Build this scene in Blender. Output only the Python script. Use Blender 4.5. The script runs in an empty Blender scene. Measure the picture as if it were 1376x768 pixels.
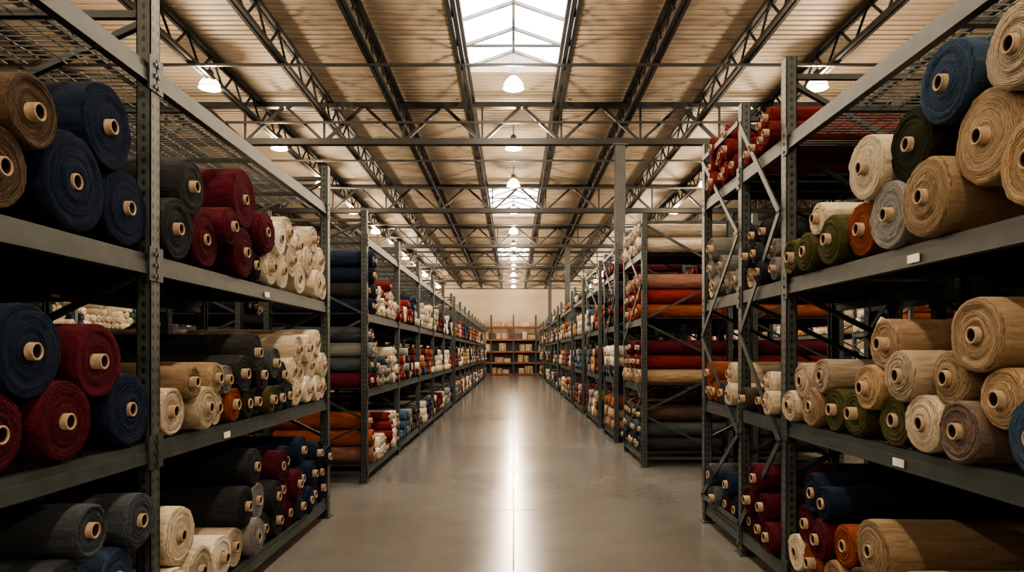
import bpy, math, random
import numpy as np
from mathutils import Vector
random.seed(7); rng=np.random.default_rng(7)
S=bpy.context.scene
# ------------------------------------------------------------------ palette
C=dict(navy=(.012,.022,.050),blue=(.040,.074,.135),wine=(.080,.011,.021),charcoal=(.034,.036,.042),
 black=(.013,.015,.019),brown=(.110,.080,.060),cream=(.66,.58,.46),oat=(.42,.36,.28),tan=(.32,.240,.158),
 camel=(.37,.270,.17),olive=(.085,.086,.038),dolive=(.026,.030,.017),rust=(.28,.080,.034),red=(.155,.020,.020),
 grey=(.24,.24,.24),mauve=(.19,.15,.135),pink=(.30,.155,.125),mustard=(.36,.24,.10),slate=(.068,.083,.103),
 green=(.03,.068,.055),white=(.74,.69,.60),umber=(.065,.045,.036))
# ------------------------------------------------------------------ node helpers
def newmat(name):
    m=bpy.data.materials.new(name); m.use_nodes=True
    nt=m.node_tree; b=nt.nodes['Principled BSDF']
    return m,nt,b
def N(nt,t,**k):
    n=nt.nodes.new(t)
    for a,v in k.items(): setattr(n,a,v)
    return n
def math_(nt,op,a,b=None,c=None):
    n=N(nt,'ShaderNodeMath',operation=op)
    for i,v in enumerate((a,b,c)):
        if v is None: continue
        if isinstance(v,(int,float)): n.inputs[i].default_value=v
        else: nt.links.new(v,n.inputs[i])
    return n.outputs[0]
def noise(nt,vec,scale,detail=3,rough=.5):
    n=N(nt,'ShaderNodeTexNoise'); n.inputs['Scale'].default_value=scale
    n.inputs['Detail'].default_value=detail; n.inputs['Roughness'].default_value=rough
    if vec is not None: nt.links.new(vec,n.inputs['Vector'])
    return n.outputs['Fac']
def maprange(nt,v,a,b,c,d,clamp=True):
    n=N(nt,'ShaderNodeMapRange'); n.clamp=clamp
    nt.links.new(v,n.inputs[0])
    for i,x in enumerate((a,b,c,d)): n.inputs[i+1].default_value=x
    return n.outputs[0]
def scalecol(nt,col,fac):
    n=N(nt,'ShaderNodeVectorMath',operation='SCALE')
    nt.links.new(col,n.inputs[0]); nt.links.new(fac,n.inputs['Scale'])
    return n.outputs[0]
def bump(nt,b,h,strength,dist):
    n=N(nt,'ShaderNodeBump'); n.inputs['Strength'].default_value=strength; n.inputs['Distance'].default_value=dist
    nt.links.new(h,n.inputs['Height']); nt.links.new(n.outputs[0],b.inputs['Normal'])
def attr(nt,name):
    return N(nt,'ShaderNodeAttribute',attribute_name=name)
def objco(nt,scale=None):
    t=N(nt,'ShaderNodeTexCoord').outputs['Object']
    if scale:
        m=N(nt,'ShaderNodeMapping'); m.inputs['Scale'].default_value=scale
        nt.links.new(t,m.inputs['Vector']); return m.outputs[0]
    return t
def simple(name,col,rough=.6,metal=0,nscale=6,var=.25,bumpd=0,detail=1):
    m,nt,b=newmat(name)
    rgb=N(nt,'ShaderNodeRGB'); rgb.outputs[0].default_value=(*col,1)
    nz=noise(nt,objco(nt),nscale,detail)
    nt.links.new(scalecol(nt,rgb.outputs[0],maprange(nt,nz,.3,.7,1-var,1+var)),b.inputs['Base Color'])
    b.inputs['Roughness'].default_value=rough; b.inputs['Metallic'].default_value=metal
    if bumpd: bump(nt,b,nz,.6,bumpd)
    return m
# fabric side
M={}
def fabside(name,hi):
    m,nt,b=newmat(name); M['side' if hi else 'side_lo']=m
    a=attr(nt,'col')
    n1=noise(nt,objco(nt,(6,40,40)),1.2,2 if hi else 1,.6); n2=noise(nt,objco(nt),300 if hi else 120,2 if hi else 0,.75)
    f=math_(nt,'MULTIPLY',maprange(nt,n1,.3,.7,.84,1.12),maprange(nt,n2,.3,.7,.70,1.30))
    nt.links.new(scalecol(nt,a.outputs['Color'],f),b.inputs['Base Color'])
    b.inputs['Roughness'].default_value=.9; b.inputs['Specular IOR Level'].default_value=.15
    if hi:
        n3=noise(nt,objco(nt,(3,9,9)),1.5,2)
        h=math_(nt,'ADD',math_(nt,'MULTIPLY',n3,1.4),math_(nt,'ADD',math_(nt,'MULTIPLY',n1,.3),math_(nt,'MULTIPLY',n2,.10)))
        bump(nt,b,h,.75,.022)
fabside('fabric_side',True); fabside('fabric_side_small',False)
# fabric rolled end (wound layers)
def fabend(name,hi):
    m,nt,b=newmat(name); M['end' if hi else 'end_lo']=m
    a=attr(nt,'col'); l=attr(nt,'loc')
    sp=N(nt,'ShaderNodeSeparateXYZ'); nt.links.new(l.outputs['Vector'],sp.inputs[0])
    y_,z_,s_=sp.outputs
    r=math_(nt,'SQRT',math_(nt,'ADD',math_(nt,'MULTIPLY',y_,y_),math_(nt,'MULTIPLY',z_,z_)))
    ang=math_(nt,'DIVIDE',math_(nt,'ARCTAN2',z_,y_),2*math.pi)
    wob=noise(nt,l.outputs['Vector'],13,2 if hi else 1,.6)
    rw=math_(nt,'ADD',r,math_(nt,'MULTIPLY',math_(nt,'SUBTRACT',wob,.5),.018))
    if hi:
        wob2=noise(nt,l.outputs['Vector'],60,2,.6); fine=noise(nt,l.outputs['Vector'],260,2,.75)
        rw=math_(nt,'ADD',rw,math_(nt,'MULTIPLY',math_(nt,'SUBTRACT',wob2,.5),.004))
    s=math_(nt,'ADD',math_(nt,'ADD',math_(nt,'DIVIDE',rw,.0070 if hi else .013),ang),s_)
    w=math_(nt,'SINE',math_(nt,'MULTIPLY',s,2*math.pi))
    band=maprange(nt,w,-1,.2,.56,1.0)  # crevice shade between wound layers, painted into the fabric colour
    if hi:
        cmb=N(nt,'ShaderNodeCombineXYZ'); nt.links.new(math_(nt,'MULTIPLY',s,.5),cmb.inputs[0]); nt.links.new(s_,cmb.inputs[1]); nt.links.new(math_(nt,'MULTIPLY',wob,2.5),cmb.inputs[2])
        lay=noise(nt,cmb.outputs[0],1.5,1,.6)
        f=math_(nt,'MULTIPLY',math_(nt,'MULTIPLY',band,maprange(nt,lay,.3,.7,.66,1.32)),maprange(nt,fine,.3,.7,.70,1.30))
        bump(nt,b,math_(nt,'ADD',math_(nt,'MULTIPLY',w,.2),math_(nt,'ADD',math_(nt,'MULTIPLY',lay,1.2),math_(nt,'MULTIPLY',fine,.6))),.8,.007)
    else: f=band
    nt.links.new(scalecol(nt,a.outputs['Color'],f),b.inputs['Base Color'])
    b.inputs['Roughness'].default_value=.95; b.inputs['Specular IOR Level'].default_value=.1
fabend('fabric_wound_end',True); fabend('fabric_wound_end_small',False)
M['core']=simple('cardboard_core',(.38,.285,.20),.8,0,30,.2,.001)
M['hole']=simple('core_bore_shade',(.035,.024,.018),.9)  # tube interior: near-black colour stands in for the shade inside
M['kraft']=simple('kraft_band',(.25,.175,.10),.7,0,8,.15)
M['steel']=simple('rack_beam_paint',(.035,.047,.050),.5,.1,9,.22)
M['wire']=simple('wire_deck',(.07,.077,.08),.4,.5,9,.2,0,0)
M['label']=simple('shelf_label',(.75,.73,.68),.6)
# perforated upright; hole darkness is painted into the colour, nothing is cut
m,nt,b=newmat('rack_upright_paint'); M['post']=m
l=attr(nt,'loc'); sp=N(nt,'ShaderNodeSeparateXYZ'); nt.links.new(l.outputs['Vector'],sp.inputs[0])
g=N(nt,'ShaderNodeNewGeometry'); gs=N(nt,'ShaderNodeSeparateXYZ'); nt.links.new(g.outputs['Normal'],gs.inputs[0])
isx=math_(nt,'GREATER_THAN',math_(nt,'ABSOLUTE',gs.outputs[0]),.6)
ux=math_(nt,'SUBTRACT',math_(nt,'ABSOLUTE',sp.outputs[1]),.023)
uy=math_(nt,'ABSOLUTE',sp.outputs[0])
u=math_(nt,'ADD',math_(nt,'MULTIPLY',ux,isx),math_(nt,'MULTIPLY',uy,math_(nt,'SUBTRACT',1,isx)))
v=math_(nt,'SUBTRACT',math_(nt,'MULTIPLY',math_(nt,'FRACT',math_(nt,'DIVIDE',sp.outputs[2],.055)),.055),.0275)
d=math_(nt,'SQRT',math_(nt,'ADD',math_(nt,'MULTIPLY',u,u),math_(nt,'MULTIPLY',math_(nt,'MULTIPLY',v,v),.45)))
hole=math_(nt,'LESS_THAN',d,.0095)
rgb=N(nt,'ShaderNodeRGB'); rgb.outputs[0].default_value=(.054,.068,.071,1)
nz=noise(nt,objco(nt),8,2)
f=math_(nt,'MULTIPLY',maprange(nt,nz,.3,.7,.75,1.25),math_(nt,'SUBTRACT',1,math_(nt,'MULTIPLY',hole,.95)))
nt.links.new(scalecol(nt,rgb.outputs[0],f),b.inputs['Base Color'])
b.inputs['Roughness'].default_value=.5; b.inputs['Metallic'].default_value=.1
# ------------------------------------------------------------------ mesh builder (quads only)
class MB:
    def __init__(s): s.v=[];s.q=[];s.m=[];s.c=[];s.l=[];s.n=0;s.sm=[];s.mats=[]
    def mi(s,k):
        if k not in s.mats: s.mats.append(k)
        return s.mats.index(k)
    def add(s,v,q,mat,col=None,loc=None,smooth=False):
        v=np.asarray(v,float); q=np.asarray(q,int)
        s.v.append(v); s.q.append(q+s.n); s.n+=len(v)
        mat=np.full(len(q),s.mi(mat)) if isinstance(mat,str) else np.asarray(mat)
        s.m.append(mat)
        s.c.append(np.tile(np.array([*(col or (.5,.5,.5)),1.]),(len(v),1)))
        s.l.append(np.zeros((len(v),3)) if loc is None else np.asarray(loc,float))
        s.sm.append(np.full(len(q),smooth))
    BQ=np.array([[0,3,2,1],[4,5,6,7],[0,1,5,4],[1,2,6,5],[2,3,7,6],[3,0,4,7]])
    def box(s,x0,x1,y0,y1,z0,z1,mat,center=None):
        v=np.array([[x0,y0,z0],[x1,y0,z0],[x1,y1,z0],[x0,y1,z0],[x0,y0,z1],[x1,y0,z1],[x1,y1,z1],[x0,y1,z1]],float)
        loc=None
        if center is not None: loc=v-np.array([center[0],center[1],0])
        s.add(v,MB.BQ,mat,loc=loc)
    def bar(s,p,q,w,h,mat):
        p=Vector(p);q=Vector(q); d=(q-p).normalized()
        up=Vector((0,0,1)) if abs(d.z)<.95 else Vector((1,0,0))
        a=d.cross(up).normalized()*w/2; c=a.cross(d).normalized()*h/2
        v=[p-a-c,p+a-c,q+a-c,q-a-c,p-a+c,p+a+c,q+a+c,q-a+c]
        s.add([tuple(x) for x in v],MB.BQ,mat)
    def lathe(s,prof,cx,cy,n,mat,smooth=True):
        t=np.arange(n)*2*math.pi/n; V=[]
        for r,z in prof: V.append(np.stack([cx+r*np.cos(t),cy+r*np.sin(t),np.full(n,z)],1))
        V=np.concatenate(V); Q=[]
        for i in range(len(prof)-1):
            for j in range(n):
                k=(j+1)%n; Q.append([i*n+j,i*n+k,(i+1)*n+k,(i+1)*n+j])
        s.add(V,Q,mat,smooth=smooth)
    def build(s,name,loc=(0,0,0)):
        V=np.concatenate(s.v);Q=np.concatenate(s.q);Mx=np.concatenate(s.m)
        me=bpy.data.meshes.new(name+'_mesh')
        me.vertices.add(len(V)); me.vertices.foreach_set('co',V.ravel())
        me.loops.add(len(Q)*4); me.loops.foreach_set('vertex_index',Q.ravel().astype(np.int32))
        me.polygons.add(len(Q)); me.polygons.foreach_set('loop_start',np.arange(0,len(Q)*4,4,dtype=np.int32))
        try: me.polygons.foreach_set('loop_total',np.full(len(Q),4,dtype=np.int32))
        except Exception: pass
        me.polygons.foreach_set('material_index',Mx.astype(np.int32))
        me.polygons.foreach_set('use_smooth',np.concatenate(s.sm))
        ca=me.attributes.new('col','FLOAT_COLOR','POINT'); ca.data.foreach_set('color',np.concatenate(s.c).ravel())
        la=me.attributes.new('loc','FLOAT_VECTOR','POINT'); la.data.foreach_set('vector',np.concatenate(s.l).ravel())
        for k in s.mats: me.materials.append(M[k])
        me.update(calc_edges=True); me.validate()
        o=bpy.data.objects.new(name,me); o.location=loc; S.collection.objects.link(o)
        return o
# ------------------------------------------------------------------ fabric roll
def roll(mb,Xe,yc,zc,R,L,sg,col,hi,band=False):
    n=48 if hi else 14
    seed=random.random()*10
    rc=min(.034,R*.34) if hi else R*.24
    wall=.007 if hi else .003; out=random.uniform(.015,.042) if hi else random.uniform(-.004,.012)
    cv=random.uniform(.8,1.18); col=tuple(c*cv for c in col)
    sd,en=('side','end') if hi else ('side_lo','end_lo')
    prof=[] # a,r,mat of the segment that FOLLOWS
    if hi:
        tel=random.choice([0,.008,.014,-.010])
        prof+=[(-L,.004,sd),(-L,R*.97,sd)]
        for k in (.98,.85,.7,.55,.4,.28,.17,.08): prof.append((-L*k,R,sd))
        prof+=[(-.024,R*1.004,sd),(-.009,R*.994,en),(0,R*.965,en)]
        K=13
        for i in range(1,K+1):
            r_=R*.945+(rc-R*.945)*i/K
            prof.append((random.uniform(-.006,.005)+tel*i/K,r_,en))
        prof[-1]=(prof[-1][0]-.008,rc,'core')
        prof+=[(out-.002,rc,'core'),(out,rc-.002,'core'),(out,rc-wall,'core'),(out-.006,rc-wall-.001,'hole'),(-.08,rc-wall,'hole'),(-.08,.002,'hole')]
    else:
        o2=max(out,.002)
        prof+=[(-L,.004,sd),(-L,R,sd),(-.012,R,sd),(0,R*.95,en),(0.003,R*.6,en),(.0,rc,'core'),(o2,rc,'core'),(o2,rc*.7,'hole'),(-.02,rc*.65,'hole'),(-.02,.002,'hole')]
    t=np.arange(n)*2*math.pi/n
    p1,p2,p3=[random.random()*6.28 for _ in range(3)]
    A=1 if hi else .3
    shape=1+A*(.014*np.sin(2*t+p1)+.009*np.sin(3*t+p2)+.004*np.sin(7*t+p3))
    step=((t-p3)%(2*math.pi))/(2*math.pi)*.045*A
    sag=.010*np.cos(2*t)
    V=[];Lc=[]
    tb=random.uniform(-.012,.012)
    for i,(a,r_,mt) in enumerate(prof):
        w=min(1,max(0,(r_-rc)/(R-rc+1e-6)))
        rr=r_*(1+w*(shape-1+step-.02+sag))
        av=np.full(n,a)
        if hi and r_>R*.9:
            rr=rr*(1+rng.normal(0,.004,n)+.010*np.sin(a*9+t*2+p1)*A)
        if hi and mt=='end': av=av+rng.normal(0,.0020,n)*w+.004*np.sin(2*t+p2+i*.25)*w
        dy=tb*(a/-L)if a<0 else 0
        y=rr*np.cos(t); z=rr*np.sin(t)
        V.append(np.stack([Xe+sg*av,yc+y+dy,zc+z],1)); Lc.append(np.stack([y,z,np.full(n,seed)],1))
    V=np.concatenate(V);Lc=np.concatenate(Lc)
    j=np.arange(n);k=(j+1)%n
    Q=[];Mt=[]
    for i in range(len(prof)-1):
        q=np.stack([i*n+j,i*n+k,(i+1)*n+k,(i+1)*n+j],1)
        if sg<0: q=q[:,::-1]
        Q.append(q);Mt.append(np.full(n,mb.mi(prof[i][2])))
    mb.add(V,np.concatenate(Q),np.concatenate(Mt),col=col,loc=Lc,smooth=True)
    if band:
        bn=[]
        for a in (-.34,-.24): 
            rr=R*1.022*(shape+step+sag-.01)+.002
            bn.append(np.stack([np.full(n,Xe+sg*a),yc+rr*np.cos(t),zc+rr*np.sin(t)],1))
        q=np.stack([j,k,n+k,n+j],1)
        if sg<0:q=q[:,::-1]
        mb.add(np.concatenate(bn),q,'kraft',smooth=True)
def settle(rs,z0,y0,y1,it=500):
    P=np.array([[r[0],max(r[1],z0+r[2])] for r in rs]);R=np.array([r[2] for r in rs])
    n=len(rs)
    for k in range(it):
        if k<it*.75: P[:,1]-=.0012
        for i in range(n):
            for j in range(i+1,n):
                d=P[j]-P[i]; s=R[i]+R[j]
                if abs(d[0])<s and abs(d[1])<s:
                    D=math.hypot(*d)
                    if D<s and D>1e-5:
                        u=d/D*(s-D)*.5; P[i]-=u;P[j]+=u
        P[:,1]=np.maximum(P[:,1],z0+R); P[:,0]=np.clip(P[:,0],y0+R,y1-R)
    return P,R
XP=1.84
ALL=[]
def stack_custom(side,z0,y0,y1,rs):
    P,R=settle(rs,z0,y0,y1)
    mb=MB()
    for i,r in enumerate(rs):
        roll(mb,side*(1.80-random.uniform(-.03,.035)),P[i][0],P[i][1],R[i],random.uniform(1.22,1.34),-side,C[r[3]],True,band=len(r)>4)
    o=mb.build('fabric_roll_stack'); ALL.append((o,side)); return o
def gridfill(y0,y1,z0,h,r,pal,run,rows):
    out=[];n=max(1,int((y1-y0)//(2*r))); gap=(y1-y0)/n
    for i in range(n):
        z=z0
        for k in range(rows):
            rr=r*random.uniform(.92,1.0)
            if z+2*rr>z0+h: break
            c=pal[k%len(pal)] if run==0 else random.choice(pal)
            out.append((y0+gap*(i+.5)+random.uniform(-.004,.004),z+rr,rr*.99,c)); z+=2*rr
    return out
def hexfill(y0,y1,z0,h,r,pal,run=3,maxrows=4,drop=.25):
    out=[];n=int((y1-y0)//(2*r)); 
    if n<1:return out
    gap=(y1-y0)/n; cols=[]; c=random.choice(pal)
    for i in range(n+3):
        if random.random()<1/run: c=random.choice(pal)
        cols.append(c)
    row=0; z=z0+r; alive=[True]*n
    while z+r<z0+h and row<maxrows:
        m_=n-(row%2)
        nxt=[]
        for i in range(m_):
            if row>0:
                ok=alive[i] and alive[i+1] if row%2 else (i-1>=0 and i<len(alive) and alive[i-1] and alive[i])
                ok=ok and random.random()>drop*.6
            else: ok=True
            nxt.append(ok)
            if ok:
                y=y0+gap*(i+.5+(.5 if row%2 else 0))
                out.append((y+random.uniform(-.004,.004),z,r*random.uniform(.93,.99),cols[i]))
        alive=nxt; row+=1; z+=math.sqrt(max(.0001,4*r*r-(gap/2)**2))*1.0
    return out
def stack_fill(mb,side,rs,hi=False,jit=.05):
    for (y,z,r,c) in rs:
        roll(mb,side*(1.81-random.uniform(-.03,jit)),y,z,r,random.uniform(1.18,1.32),-side,C[c],hi)
# ------------------------------------------------------------------ racks
LV=[.20,1.16,2.10,3.05]; DEPTH=1.2
def post(mb,x,y,H,sd):
    w=.045;dp=.036;c=(x,y)
    xf=x-sd*dp; xb=x+sd*dp
    def bx(a,b_,y0,y1): mb.box(min(a,b_),max(a,b_),y0,y1,0,H,'post',c)
    bx(xf,xf+sd*.005,y-w,y+w); bx(xf,xb,y-w,y-w+.005); bx(xf,xb,y+w-.005,y+w)
    bx(xb-sd*.005,xb,y-w,y-w+.02); bx(xb-sd*.005,xb,y+w-.02,y+w)
    mb.box(x-.06,x+.06,y-.075,y+.075,0,.012,'steel')
    for s_ in (-.058,.058): mb.box(x-.012,x+.012,y+s_-.01,y+s_+.01,.012,.03,'wire')
def rack(side,posts,H,detail=1,facebrace=False,levels=LV,labels=()):
    mb=MB(); xf=side*XP; xr=side*(XP+DEPTH)
    for y in posts:
        for x in (xf,xr): post(mb,x,y,H,side if x==xf else -side)
        zs=[.12,.75,1.4,2.05,2.7,H-.12]
        for zz in (.12,H-.12): mb.bar((xf,y,zz),(xr,y,zz),.035,.035,'steel')
        for i in range(5):
            a,b_=(xf,xr) if i%2 else (xr,xf)
            mb.bar((a,y,zs[i]+.03),(b_,y,zs[i+1]-.03),.035,.03,'steel')
    for i in range(len(posts)-1):
        y0=posts[i]+.045;y1=posts[i+1]-.045
        for z in levels:
            for x,s_ in ((xf,-side),(xr,side)):
                xo=x+s_*.030
                mb.box(min(x-s_*.01,xo),max(x-s_*.01,xo),y0,y1,z-.100,z-.045,'steel')
                xo=x+s_*.022
                mb.box(min(x-s_*.02,xo),max(x-s_*.02,xo),y0,y1,z-.045,z-.008,'steel')
                mb.box(min(x-s_*.012,x+s_*.034),max(x-s_*.012,x+s_*.034),y0-.001,y1+.001,z-.107,z-.097,'steel')
                if detail:
                    for ye,d_ in ((y0,1),(y1,-1)):
                        mb.box(min(x+s_*.03,x+s_*.042),max(x+s_*.03,x+s_*.042),min(ye-d_*.05,ye+d_*.02),max(ye-d_*.05,ye+d_*.02),z-.14,z+.03,'steel')
                        for dz in (-.115,-.06,-.005): mb.box(min(x+s_*.042,x+s_*.048),max(x+s_*.042,x+s_*.048),ye-d_*.03-.008,ye-d_*.03+.008,z+dz-.008,z+dz+.008,'wire')
            # wire deck
            stepy=.05 if detail else .15; stepx=.1 if detail else .3; t=.005 if detail else .008
            y=y0+.01
            xa,xb=min(xf,xr)+.02,max(xf,xr)-.02
            while y<y1:
                mb.box(xa,xb,y-t/2,y+t/2,z-.008,z-.002,'wire'); y+=stepy
            x=xa
            while x<=xb+.001:
                mb.box(x-t/2,x+t/2,y0,y1,z-.014,z-.008,'wire'); x+=stepx
            k=3
            for q in range(k):
                yy=y0+(y1-y0)*(q+.5)/k
                mb.box(xa,xb,yy-.02,yy+.02,z-.04,z-.014,'steel')
        if facebrace:
            zz=[.25,.95,1.75,2.55,H-.15]
            for q in range(4):
                a,b_=(posts[i],posts[i+1]) if q%2 else (posts[i+1],posts[i])
                mb.bar((xf-side*.05,a,zz[q]),(xf-side*.05,b_,zz[q+1]),.012,.04,'steel')
            for q in (0,4): mb.bar((xf-side*.05,posts[i],zz[q]),(xf-side*.05,posts[i+1],zz[q]),.012,.04,'steel')
    for (y,z) in labels:
        x=xf-side*.036
        mb.box(x-.002,x+.002,y-.045,y+.045,z-.092,z-.055,'label')
    o=mb.build('storage_rack'); ALL.append((o,side)); return o
rack(-1,[.21,3.44,6.67],3.42,1,labels=[(5.0,2.10),(4.3,1.16),(2.9,.2)])
rack(1,[-1.9,1.33,4.56],3.56,1,labels=[(3.08,2.10),(3.2,1.16)])
rack(1,[5.44,6.49],3.58,1,facebrace=True)
# ------------------------------------------------------------------ hero rolls
L2a=[(2.77,2.29,.205,'navy'),(3.20,2.28,.18,'navy'),(3.00,2.58,.185,'navy'),(2.42,2.25,.15,'brown'),(2.60,2.49,.135,'brown'),(2.1,2.25,.16,'charcoal'),(1.75,2.3,.18,'wine'),(1.4,2.3,.16,'navy'),(1.1,2.3,.15,'tan'),(.8,2.3,.16,'cream'),(.45,2.3,.15,'grey')]
stack_custom(-1,2.10,.26,3.39,L2a)
L1a=[(2.54,1.62,.18,'navy'),(2.96,1.62,.165,'wine'),(2.42,1.33,.155,'wine'),(2.78,1.33,.165,'wine'),(3.17,1.35,.175,'navy'),(2.1,1.33,.16,'charcoal'),(1.75,1.33,.17,'tan'),(1.4,1.33,.16,'navy'),(1.05,1.33,.16,'grey'),(.7,1.33,.16,'wine')]
stack_custom(-1,1.16,.26,3.39,L1a)
L0a=[(3.2,.89,.13,'slate',1),(3.22,.33,.13,'slate'),(3.2,.6,.14,'blue'),(2.90,.66,.15,'slate'),(2.92,.35,.15,'slate'),(2.62,.35,.15,'charcoal'),(2.6,.62,.14,'navy'),(2.86,.93,.11,'slate'),(2.3,.35,.15,'wine'),(2.0,.35,.15,'cream'),(1.7,.35,.15,'navy'),(1.3,.35,.15,'tan')]
stack_custom(-1,.20,.26,3.39,L0a)
L2b=[(3.68,2.26,.165,'charcoal'),(3.91,2.53,.155,'charcoal'),(4.06,2.26,.165,'wine'),(4.5,2.26,.165,'wine'),(4.25,2.5,.12,'wine'),(4.62,2.76,.20,'wine'),(4.86,2.50,.15,'wine'),(4.80,2.21,.115,'black'),
 (5.12,2.22,.13,'cream'),(5.42,2.22,.14,'cream'),(5.78,2.22,.14,'cream'),(6.12,2.22,.13,'cream'),(6.42,2.22,.13,'cream'),(5.3,2.46,.13,'white'),(5.6,2.46,.14,'cream'),(5.95,2.46,.13,'cream'),(6.28,2.46,.13,'cream'),(5.5,2.7,.12,'cream'),(5.8,2.7,.13,'white'),(6.1,2.7,.12,'cream')]
stack_custom(-1,2.10,3.50,6.62,L2b)
L1b=[(3.66,1.3,.13,'cream'),(3.94,1.3,.125,'oat'),(4.17,1.28,.105,'cream'),(4.40,1.27,.11,'rust'),(4.6,1.26,.10,'dolive'),(4.8,1.26,.10,'black'),(5.0,1.26,.10,'olive'),(5.2,1.26,.10,'charcoal'),(5.42,1.26,.10,'charcoal'),
 (4.05,1.5,.095,'tan',1),(4.3,1.5,.09,'grey'),(4.62,1.5,.12,'charcoal'),(4.95,1.5,.11,'charcoal'),(5.25,1.5,.11,'charcoal'),(4.8,1.76,.13,'charcoal'),(5.1,1.76,.12,'slate'),(3.8,1.5,.09,'tan'),
 (5.65,1.27,.11,'cream'),(5.9,1.27,.12,'white'),(6.15,1.27,.12,'cream'),(6.45,1.27,.12,'cream'),(5.6,1.5,.11,'cream'),(5.85,1.5,.12,'cream'),(6.1,1.5,.12,'white'),(6.4,1.5,.12,'cream'),(5.75,1.75,.12,'cream'),(6.0,1.75,.12,'cream'),(6.3,1.75,.12,'cream')]
stack_custom(-1,1.16,3.50,6.62,L1b)
L0b=[(3.65,.35,.13,'cream'),(3.95,.35,.15,'cream'),(4.25,.35,.14,'white'),(3.85,.66,.16,'cream'),(4.45,.33,.13,'cream'),(4.7,.33,.13,'grey'),(4.95,.33,.12,'slate'),(4.85,.56,.13,'grey'),(4.6,.75,.14,'charcoal'),(4.85,.8,.13,'charcoal'),(5.2,.33,.12,'charcoal'),(5.1,.6,.12,'charcoal'),(5.45,.33,.12,'wine'),(5.35,.55,.12,'wine'),(5.2,.85,.12,'wine'),(5.7,.33,.12,'charcoal'),(5.6,.6,.12,'wine'),(5.95,.33,.12,'navy'),(5.85,.6,.12,'navy'),(5.5,.85,.12,'navy'),(6.2,.33,.12,'charcoal'),(6.45,.33,.12,'navy'),(6.1,.6,.12,'navy'),(6.4,.6,.11,'black'),(5.85,.85,.12,'navy'),(6.2,.85,.11,'navy'),(6.45,.85,.1,'navy')]
stack_custom(-1,.20,3.50,6.62,L0b)
R2=[(2.46,2.78,.155,'oat'),(2.86,2.78,.17,'blue'),(2.64,2.52,.18,'tan'),(3.04,2.5,.165,'dolive'),(3.42,2.48,.165,'cream'),(2.42,2.24,.16,'camel'),(2.80,2.24,.17,'tan'),(3.16,2.24,.16,'grey'),(3.5,2.24,.145,'rust'),(3.79,2.22,.14,'olive'),(3.98,2.42,.095,'cream'),(4.06,2.2,.115,'olive'),(4.30,2.2,.11,'olive'),(2.3,2.52,.14,'umber'),(2.05,2.25,.16,'tan'),(1.7,2.25,.16,'cream'),(1.9,2.5,.15,'wine')]
stack_custom(1,2.10,1.38,4.51,R2)
R1=[(2.70,1.72,.15,'tan'),(3.24,1.72,.125,'tan'),(4.25,1.50,.11,'oat'),(3.95,1.5,.10,'oat'),(3.40,1.5,.115,'camel'),(3.1,1.52,.12,'oat'),(2.86,1.52,.115,'tan'),(2.56,1.52,.12,'camel'),(4.33,1.27,.10,'cream'),(4.08,1.28,.12,'tan'),(3.82,1.28,.12,'olive'),(3.56,1.28,.12,'olive'),(3.3,1.28,.12,'olive'),(3.02,1.28,.13,'cream'),(2.74,1.28,.125,'mauve'),(2.42,1.3,.15,'blue'),(2.1,1.3,.14,'tan'),(2.25,1.55,.13,'cream'),(1.8,1.3,.14,'grey')]
stack_custom(1,1.16,1.38,4.51,R1)
R0=[(4.28,.87,.12,'navy'),(4.35,.6,.12,'wine'),(4.05,.62,.12,'wine'),(4.38,.33,.12,'cream'),(4.12,.33,.125,'rust'),(3.8,.58,.12,'rust'),(3.86,.33,.12,'camel'),(3.42,.66,.155,'tan'),(3.58,.36,.14,'brown'),(3.27,.36,.14,'tan'),(2.96,.36,.14,'cream'),(2.65,.36,.15,'cream'),(2.3,.36,.15,'tan'),(3.1,.62,.12,'camel'),(4.0,.85,.10,'navy'),(2.0,.36,.14,'grey'),(1.7,.36,.14,'wine')]
stack_custom(1,.20,1.38,4.51,R0)
# right brace rack
def bay(side,y0,y1,specs,hi=False,grid=False):
    for (z,pal,r,rows,run) in specs:
        mb=MB()
        rs=(gridfill if grid else hexfill)(y0+.06,y1-.06,z,.80,r,pal,run,rows)
        if rs: stack_fill(mb,side,rs,hi); o=mb.build('fabric_roll_stack'); ALL.append((o,side))
bay(1,5.44,6.49,[(3.05,['wine','red','wine'],.09,3,4),(2.10,['cream','grey','oat','charcoal'],.10,3,2),(1.16,['cream','rust','camel','charcoal'],.10,3,2),(.20,['navy','wine','navy','slate'],.11,3,2)],True)
# narrow link bay
mbk=MB()
for z in LV:
    mbk.box(1.81,1.86,4.61,5.39,z-.105,z-.01,'steel'); mbk.box(3.01,3.06,4.61,5.39,z-.105,z-.01,'steel')
    for k in range(15): mbk.box(1.86,3.01,4.64+k*.05,4.645+k*.05,z-.01,z-.004,'wire')
zz=[.25,1.0,1.75,2.55,3.4]
for q in range(4):
    a,b_=(4.6,5.4) if q%2==0 else (5.4,4.6)
    mbk.bar((1.79,b_,zz[q]),(1.79,a,zz[q+1]),.012,.045,'steel')
mbk.build('rack_link_shelf')
bay(1,4.60,5.42,[(3.05,['wine','red'],.08,2,4),(2.10,['cream','charcoal','grey','oat'],.085,3,1.5),(1.16,['black','cream','umber'],.09,2,2),(.20,['navy','navy','wine'],.11,3,2)],True)
mixA=['cream','white','red','navy','slate','oat','rust','grey','cream','wine','mustard','blue','navy','charcoal']
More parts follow.
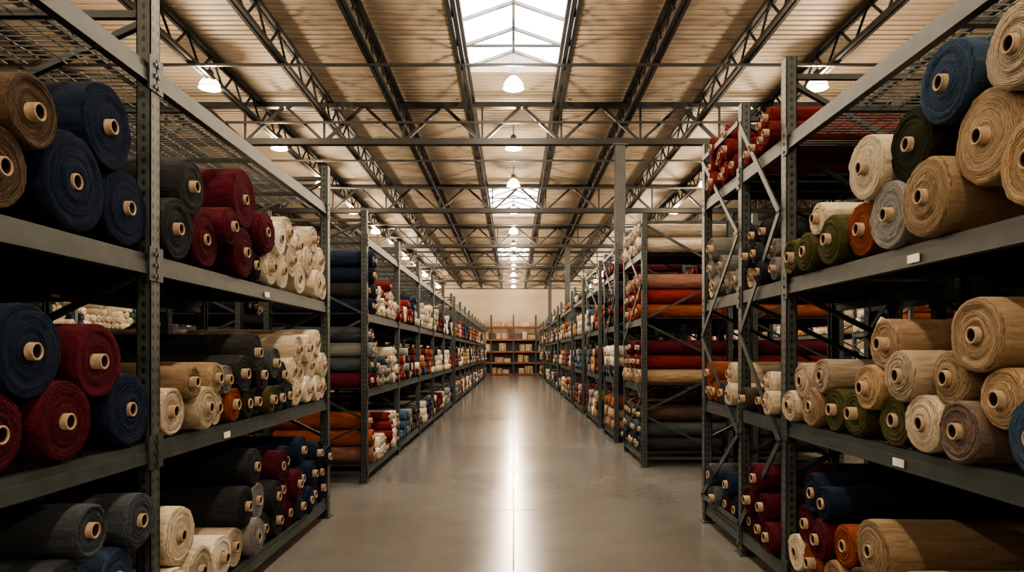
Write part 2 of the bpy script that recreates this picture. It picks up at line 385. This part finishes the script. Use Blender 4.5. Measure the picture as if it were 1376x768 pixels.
# right far
groups=[[9.6,11.15],[12.2,13.6],[14.5,16.9],[18.0,20.4],[21.5,23.9,26.3],[28.3,30.7,33.1],[34.0,36.4,38.8],[42.0,44.4,46.8]]
for gi,gp in enumerate(groups):
    rack(1,gp,3.56,1 if gi<2 else 0,facebrace=(gi<3))
    for i in range(len(gp)-1):
        if gi==0: sp_=[(3.05,['cream','oat'],.105,2,0),(2.10,['rust','red','pink'],.11,3,0),(1.16,['camel','red','wine'],.11,3,0),(.20,['charcoal','slate','umber'],.11,3,0)]
        elif gi==1: sp_=[(3.05,['wine','navy'],.09,1,0),(2.10,['wine','black','wine'],.10,3,1),(1.16,['navy','cream','white'],.10,3,0),(.20,['pink','camel','rust'],.10,3,0)]
        else: sp_=[(3.05,mixA,.09,random.choice([0,1]),3),(2.10,mixA,.10,3,2),(1.16,mixA,.10,3,2),(.20,mixA,.10,3,2)]
        bay(1,gp[i],gp[i+1],[s for s in sp_ if s[3]>0],hi=(gi==0),grid=(gi<2))
# left far
lp=[8.43+2.35*i for i in range(17)]
rack(-1,lp[:6],3.36,1); rack(-1,[lp[5]+1.0+2.35*i for i in range(11)],3.36,0)
for i in range(5):
    if i==0:
        bay(-1,lp[0],lp[0]+.56,[(2.10,['navy','charcoal','navy','navy'],.10,4,0),(1.16,['wine','slate','grey','slate'],.10,4,0),(.20,['pink','rust','rust'],.11,3,0)],True,True)
        bay(-1,lp[0]+.5,lp[1],[(2.10,['red','navy','white','cream','blue'],.075,4,3),(1.16,['grey','wine','cream','slate'],.075,4,2),(.20,['cream','red','pink','white'],.075,4,2)],True)
    else:
        bay(-1,lp[i],lp[i+1],[(2.10,['cream','white','green','navy','oat','red'],.075,4,3),(1.16,mixA,.075,4,2.5),(.20,mixA+['rust','navy'],.08,3,2.5)])
q0=lp[5]+1.0
for i in range(10):
    bay(-1,q0+2.35*i,q0+2.35*(i+1),[(2.10,mixA,.085,4,3),(1.16,mixA,.085,4,2.5),(.20,mixA,.085,3,2.5)])
# further rack rows of the hall share the same meshes
for o,side in list(ALL):
    for dx in (1.55,6.6):
        d=o.copy(); d.location.x=side*dx; S.collection.objects.link(d)
# ------------------------------------------------------------------ room shell
YB=50.; YF=-4.; XW=14.; H=6.8
# floor
m,nt,b=newmat('polished_concrete'); M['floor']=m
co=objco(nt); n1=noise(nt,co,.5,3,.55); n2=noise(nt,co,2.2,3,.6); n3=noise(nt,co,40,2,.6)
sp=N(nt,'ShaderNodeSeparateXYZ'); nt.links.new(co,sp.inputs[0])
def joint(v,per,off,w):
    f_=math_(nt,'FRACT',math_(nt,'DIVIDE',math_(nt,'ADD',v,off),per))
    dd=math_(nt,'ABSOLUTE',math_(nt,'SUBTRACT',f_,.5))
    return math_(nt,'LESS_THAN',dd,w/per/2)
jx=joint(sp.outputs[0],4.4,2.2,.010); jy=joint(sp.outputs[1],4.6,-.05,.030)
j=math_(nt,'MAXIMUM',jx,jy)
mx=N(nt,'ShaderNodeValToRGB'); mx.color_ramp.elements[0].position=.25; mx.color_ramp.elements[0].color=(.130,.126,.115,1)
mx.color_ramp.elements[1].position=.75; mx.color_ramp.elements[1].color=(.245,.239,.220,1)
nt.links.new(math_(nt,'ADD',math_(nt,'MULTIPLY',n1,.55),math_(nt,'ADD',math_(nt,'MULTIPLY',n2,.30),math_(nt,'MULTIPLY',n3,.15))),mx.inputs[0])
f=math_(nt,'SUBTRACT',1,math_(nt,'MULTIPLY',j,.85))
nt.links.new(scalecol(nt,mx.outputs[0],f),b.inputs['Base Color'])
nt.links.new(math_(nt,'ADD',maprange(nt,n1,0,1,.14,.26,False),math_(nt,'MULTIPLY',j,.5)),b.inputs['Roughness'])
b.inputs['Specular IOR Level'].default_value=.7
M['deck']=simple('roof_deck_paint',(.42,.350,.270),.6,0,.6,.06)
M['wall']=simple('wall_paint',(.47,.40,.315),.8,0,.8,.08)
M['truss']=simple('truss_paint',(.020,.021,.022),.5,.15,4,.2,0,0)
M['col']=simple('column_paint',(.065,.07,.07),.5,.1,3,.15)
mb=MB(); mb.box(-XW,XW,YF,YB,-.1,0,'floor'); mb.build('floor')
mb=MB(); mb.box(-XW-.2,-XW,YF,YB,0,H+.1,'wall'); mb.build('wall_left')
mb=MB(); mb.box(XW,XW+.2,YF,YB,0,H+.1,'wall'); mb.build('wall_right')
mb=MB(); mb.box(-XW-.2,XW+.2,YB,YB+.2,0,H+.1,'wall')
for k in range(15): mb.box(-XW+k*2-.02,-XW+k*2+.02,YB-.012,YB,0,H,'wall')
mb.build('wall_back')
mb=MB(); mb.box(-XW-.2,XW+.2,YF-.2,YF,0,H+.1,'wall'); mb.build('wall_front')
SKY=[(8.2,12.6),(21.5,25.9),(33.8,38.0)]; SW=.80
mb=MB()
def corr(x0,x1,ya,yb):
    per=.16; ys=[];zs=[]
    y=ya
    while y<yb-1e-6:
        for dy,dz in ((0,0),(.10,0),(.115,.022),(.145,.022)):
            if y+dy<yb: ys.append(y+dy); zs.append(H+dz)
        y+=per
    ys.append(yb);zs.append(H)
    n=len(ys);V=[(x0,a_,c_) for a_,c_ in zip(ys,zs)]+[(x1,a_,c_) for a_,c_ in zip(ys,zs)]
    mb.add(V,[[i,n+i,n+i+1,i+1][::-1] for i in range(n-1)],'deck')
corr(-XW,-SW,YF,YB); corr(SW,XW,YF,YB)
e=YF
for a_,b_ in SKY: corr(-SW,SW,e,a_); e=b_
corr(-SW,SW,e,YB)
mb.build('ceiling')
# skylights
def emis(name,col,st_):
    m,nt,b=newmat(name); b.inputs['Base Color'].default_value=(*col,1)
    b.inputs['Emission Color'].default_value=(*col,1)
    nz=noise(nt,objco(nt),1.5,3)
    nt.links.new(maprange(nt,nz,.3,.7,st_*.85,st_*1.1),b.inputs['Emission Strength'])
    b.inputs['Roughness'].default_value=.5
    return m
M['glaze']=emis('frosted_glazing',(.97,.98,1.0),9.0)
M['frame']=simple('skylight_frame',(.16,.155,.15),.5,.2)
for i,(a_,b_) in enumerate(SKY):
    mb=MB(); zc=H+.12; zr=H+.40
    for s_ in (-1,1):
        mb.box(min(s_*SW,s_*(SW+.04)),max(s_*SW,s_*(SW+.04)),a_,b_,H-.02,zc,'deck')
        V=[(s_*SW,a_,zc),(0,a_,zr),(0,b_,zr),(s_*SW,b_,zc)]
        mb.add(V,[[0,1,2,3]] if s_<0 else [[3,2,1,0]],'glaze')
    mb.box(-SW,SW,a_-.04,a_,H-.02,zr,'deck'); mb.box(-SW,SW,b_,b_+.04,H-.02,zr,'deck')
    n=5
    for k in range(n+1):
        y=a_+(b_-a_)*k/n
        for s_ in (-1,1): mb.bar((s_*SW,y,zc-.03),(0,y,zr-.03),.05,.05,'frame')
        if k%2==0: mb.bar((-SW,y,zc-.05),(SW,y,zc-.05),.04,.04,'truss')
    mb.bar((0,a_,zr-.03),(0,b_,zr-.03),.05,.05,'frame')
    mb.build('window_%d'%(i+1))
# open web joists
mb=MB()
JX=[.85+1.45*k for k in range(9)]
for x in [s_*v for v in JX for s_ in (-1,1)]:
    if abs(x)>XW-.1: continue
    zt=H-.04; zb=H-.52
    for dx in (-.04,.04):
        mb.box(x+dx-.028,x+dx+.028,YF+.02,YB-.03,zt-.07,zt,'truss'); mb.box(x+dx-.026,x+dx+.026,YF+.02,YB-.03,zb,zb+.06,'truss')
    y=YF+.03;k=0;st_=.45
    while y<YB-st_-.04:
        a2,b2=(zt-.03,zb+.02) if k%2 else (zb+.02,zt-.03)
        mb.bar((x,y,a2),(x,y+st_,b2),.03,.03,'truss'); y+=st_;k+=1
mb.build('roof_joists')
mb=MB(); y=YF+1.3
while y<YB-.1:
    mb.box(-XW+.05,XW-.05,y-.02,y+.02,H-.56,H-.52,'truss')
    y+=2.75
mb.build('joist_bridging_rods')
def girder(y):
    mb=MB(); zb=5.86
    zt=H-.08
    mb.box(-XW+.03,XW-.03,y-.07,y+.07,zt-.10,zt,'truss'); mb.box(-XW+.03,XW-.03,y-.08,y+.08,zb,zb+.12,'truss')
    x=-13.6;k=0;s_=.81
    while x<13.6-s_+.01:
        a2,b2=(zt-.05,zb+.06) if k%2 else (zb+.06,zt-.05)
        mb.bar((x,y,a2),(x+s_,y,b2),.06,.06,'truss')
        if k%2==0: mb.bar((x,y,zb+.06),(x,y,zt),.04,.04,'truss')
        x+=s_;k+=1
    mb.build('roof_girder_truss')
for y in (.6,14.0,20.8,27.6,34.4,41.0): girder(y)
for y in (14.0,27.6,41.0):
    mb=MB(); x=2.18
    mb.box(x-.10,x+.10,y-.10,y-.085,0,5.86,'col'); mb.box(x-.10,x+.10,y+.085,y+.10,0,5.86,'col'); mb.box(x-.01,x+.01,y-.085,y+.085,0,5.86,'col')
    mb.box(x-.18,x+.18,y-.18,y+.18,0,.03,'col'); mb.box(x-.15,x+.15,y-.14,y+.14,5.83,5.86,'col')
    mb.build('steel_column')
# ------------------------------------------------------------------ lamps
M['shade']=emis('lamp_shade_glow',(1,.86,.66),6.0)
M['bulb']=emis('lamp_diffuser',(1,.84,.60),60.0)
M['cap']=simple('lamp_housing',(.25,.23,.20),.4,.5)
mb=MB(); zL=0
mb.lathe([(.175,-.02),(.17,.03),(.14,.09),(.095,.14),(.065,.17)],0,0,24,'shade')
mb.lathe([(.065,.165),(.070,.19),(.065,.26),(.03,.29),(.012,.31),(.012,.52)],0,0,16,'cap')
mb.lathe([(.187,-.03),(.187,-.015),(.170,-.015),(.170,-.03),(.187,-.03)],0,0,24,'cap')
mb.lathe([(.001,-.06),(.09,-.05),(.165,-.018)],0,0,24,'bulb')
lamp0=mb.build('high_bay_lamp'); first=True
rows=[-2.6,1.0,4.6,8.2,11.8,15.3,18.7,22.3,26,29.6,33.2,36.8,40.4,44,47.6]
ld=bpy.data.lights.new('lamp_light','POINT'); ld.color=(1,.775,.535); ld.energy=225; ld.shadow_soft_size=.10
for y in rows:
    for x in (-5.25,0,5.25):
        if first: o=lamp0; first=False
        else: o=lamp0.copy(); S.collection.objects.link(o)
        o.location=(x,y,6.20)
        l_=bpy.data.objects.new('lamp_light',ld); S.collection.objects.link(l_); l_.parent=o; l_.location=(0,0,-.17)
# ------------------------------------------------------------------ back shelving with boxes
M['orange']=simple('shelf_beam_orange',(.24,.06,.032),.5)
M['board']=simple('cardboard',(.36,.27,.18),.8,0,3,.3)
M['tape']=simple('packing_tape',(.52,.45,.34),.4)
mb=MB()
for x in (-3.2,-1.6,0,1.6,3.2):
    for y in (48.6,49.6): mb.box(x-.05,x+.05,y-.04,y+.04,0,4.3,'steel')
    for k in range(5): mb.bar((x,48.6,.2+k*.8),(x,49.6,1.0+k*.8),.03,.03,'steel')
for z in (.15,.95,1.75,2.6,3.5):
    for y in (48.6,49.6): mb.box(-3.2,3.2,y-.03,y+.03,z-.12,z,'orange')
    mb.box(-3.2,3.2,48.6,49.6,z-.03,z-.005,'steel')
mb.box(-3.2,3.2,49.62,49.66,.05,2.6,'steel')
mb.build('pallet_shelving')
mb=MB()
for z in (.15,.95,1.75,2.6,3.5):
    x=-3.1
    while x<2.7:
        w=random.uniform(.3,.62);h=random.uniform(.25,.56)
        if random.random()<.9 and not any(abs(x-q)<.05 or (x<q<x+w) for q in (-1.6,0,1.6)):
            mb.box(x,x+w,48.7,49.4,z,z+h,'board' if random.random()<.75 else 'tape'); mb.box(x+w/2-.03,x+w/2+.03,48.695,49.405,z+.001,z+h+.003,'tape')
        x+=w+.06
mb.build('cardboard_boxes')
# ------------------------------------------------------------------ world, camera
w=bpy.data.worlds.new('world'); S.world=w; w.use_nodes=True
w.node_tree.nodes['Background'].inputs[0].default_value=(.5,.6,.75,1); w.node_tree.nodes['Background'].inputs[1].default_value=.3
cam=bpy.data.cameras.new('camera'); co_=bpy.data.objects.new('camera',cam); S.collection.objects.link(co_)
cam.lens=24; cam.sensor_width=36; cam.shift_x=-2/1376; cam.shift_y=90/1376; cam.clip_end=200
co_.location=(0,0,1.6); co_.rotation_euler=(math.pi/2,0,0); S.camera=co_
try:
    S.view_settings.view_transform='AgX'; S.view_settings.look='AgX - Medium High Contrast'
except Exception as ex: print(ex)
S.view_settings.exposure=0.12
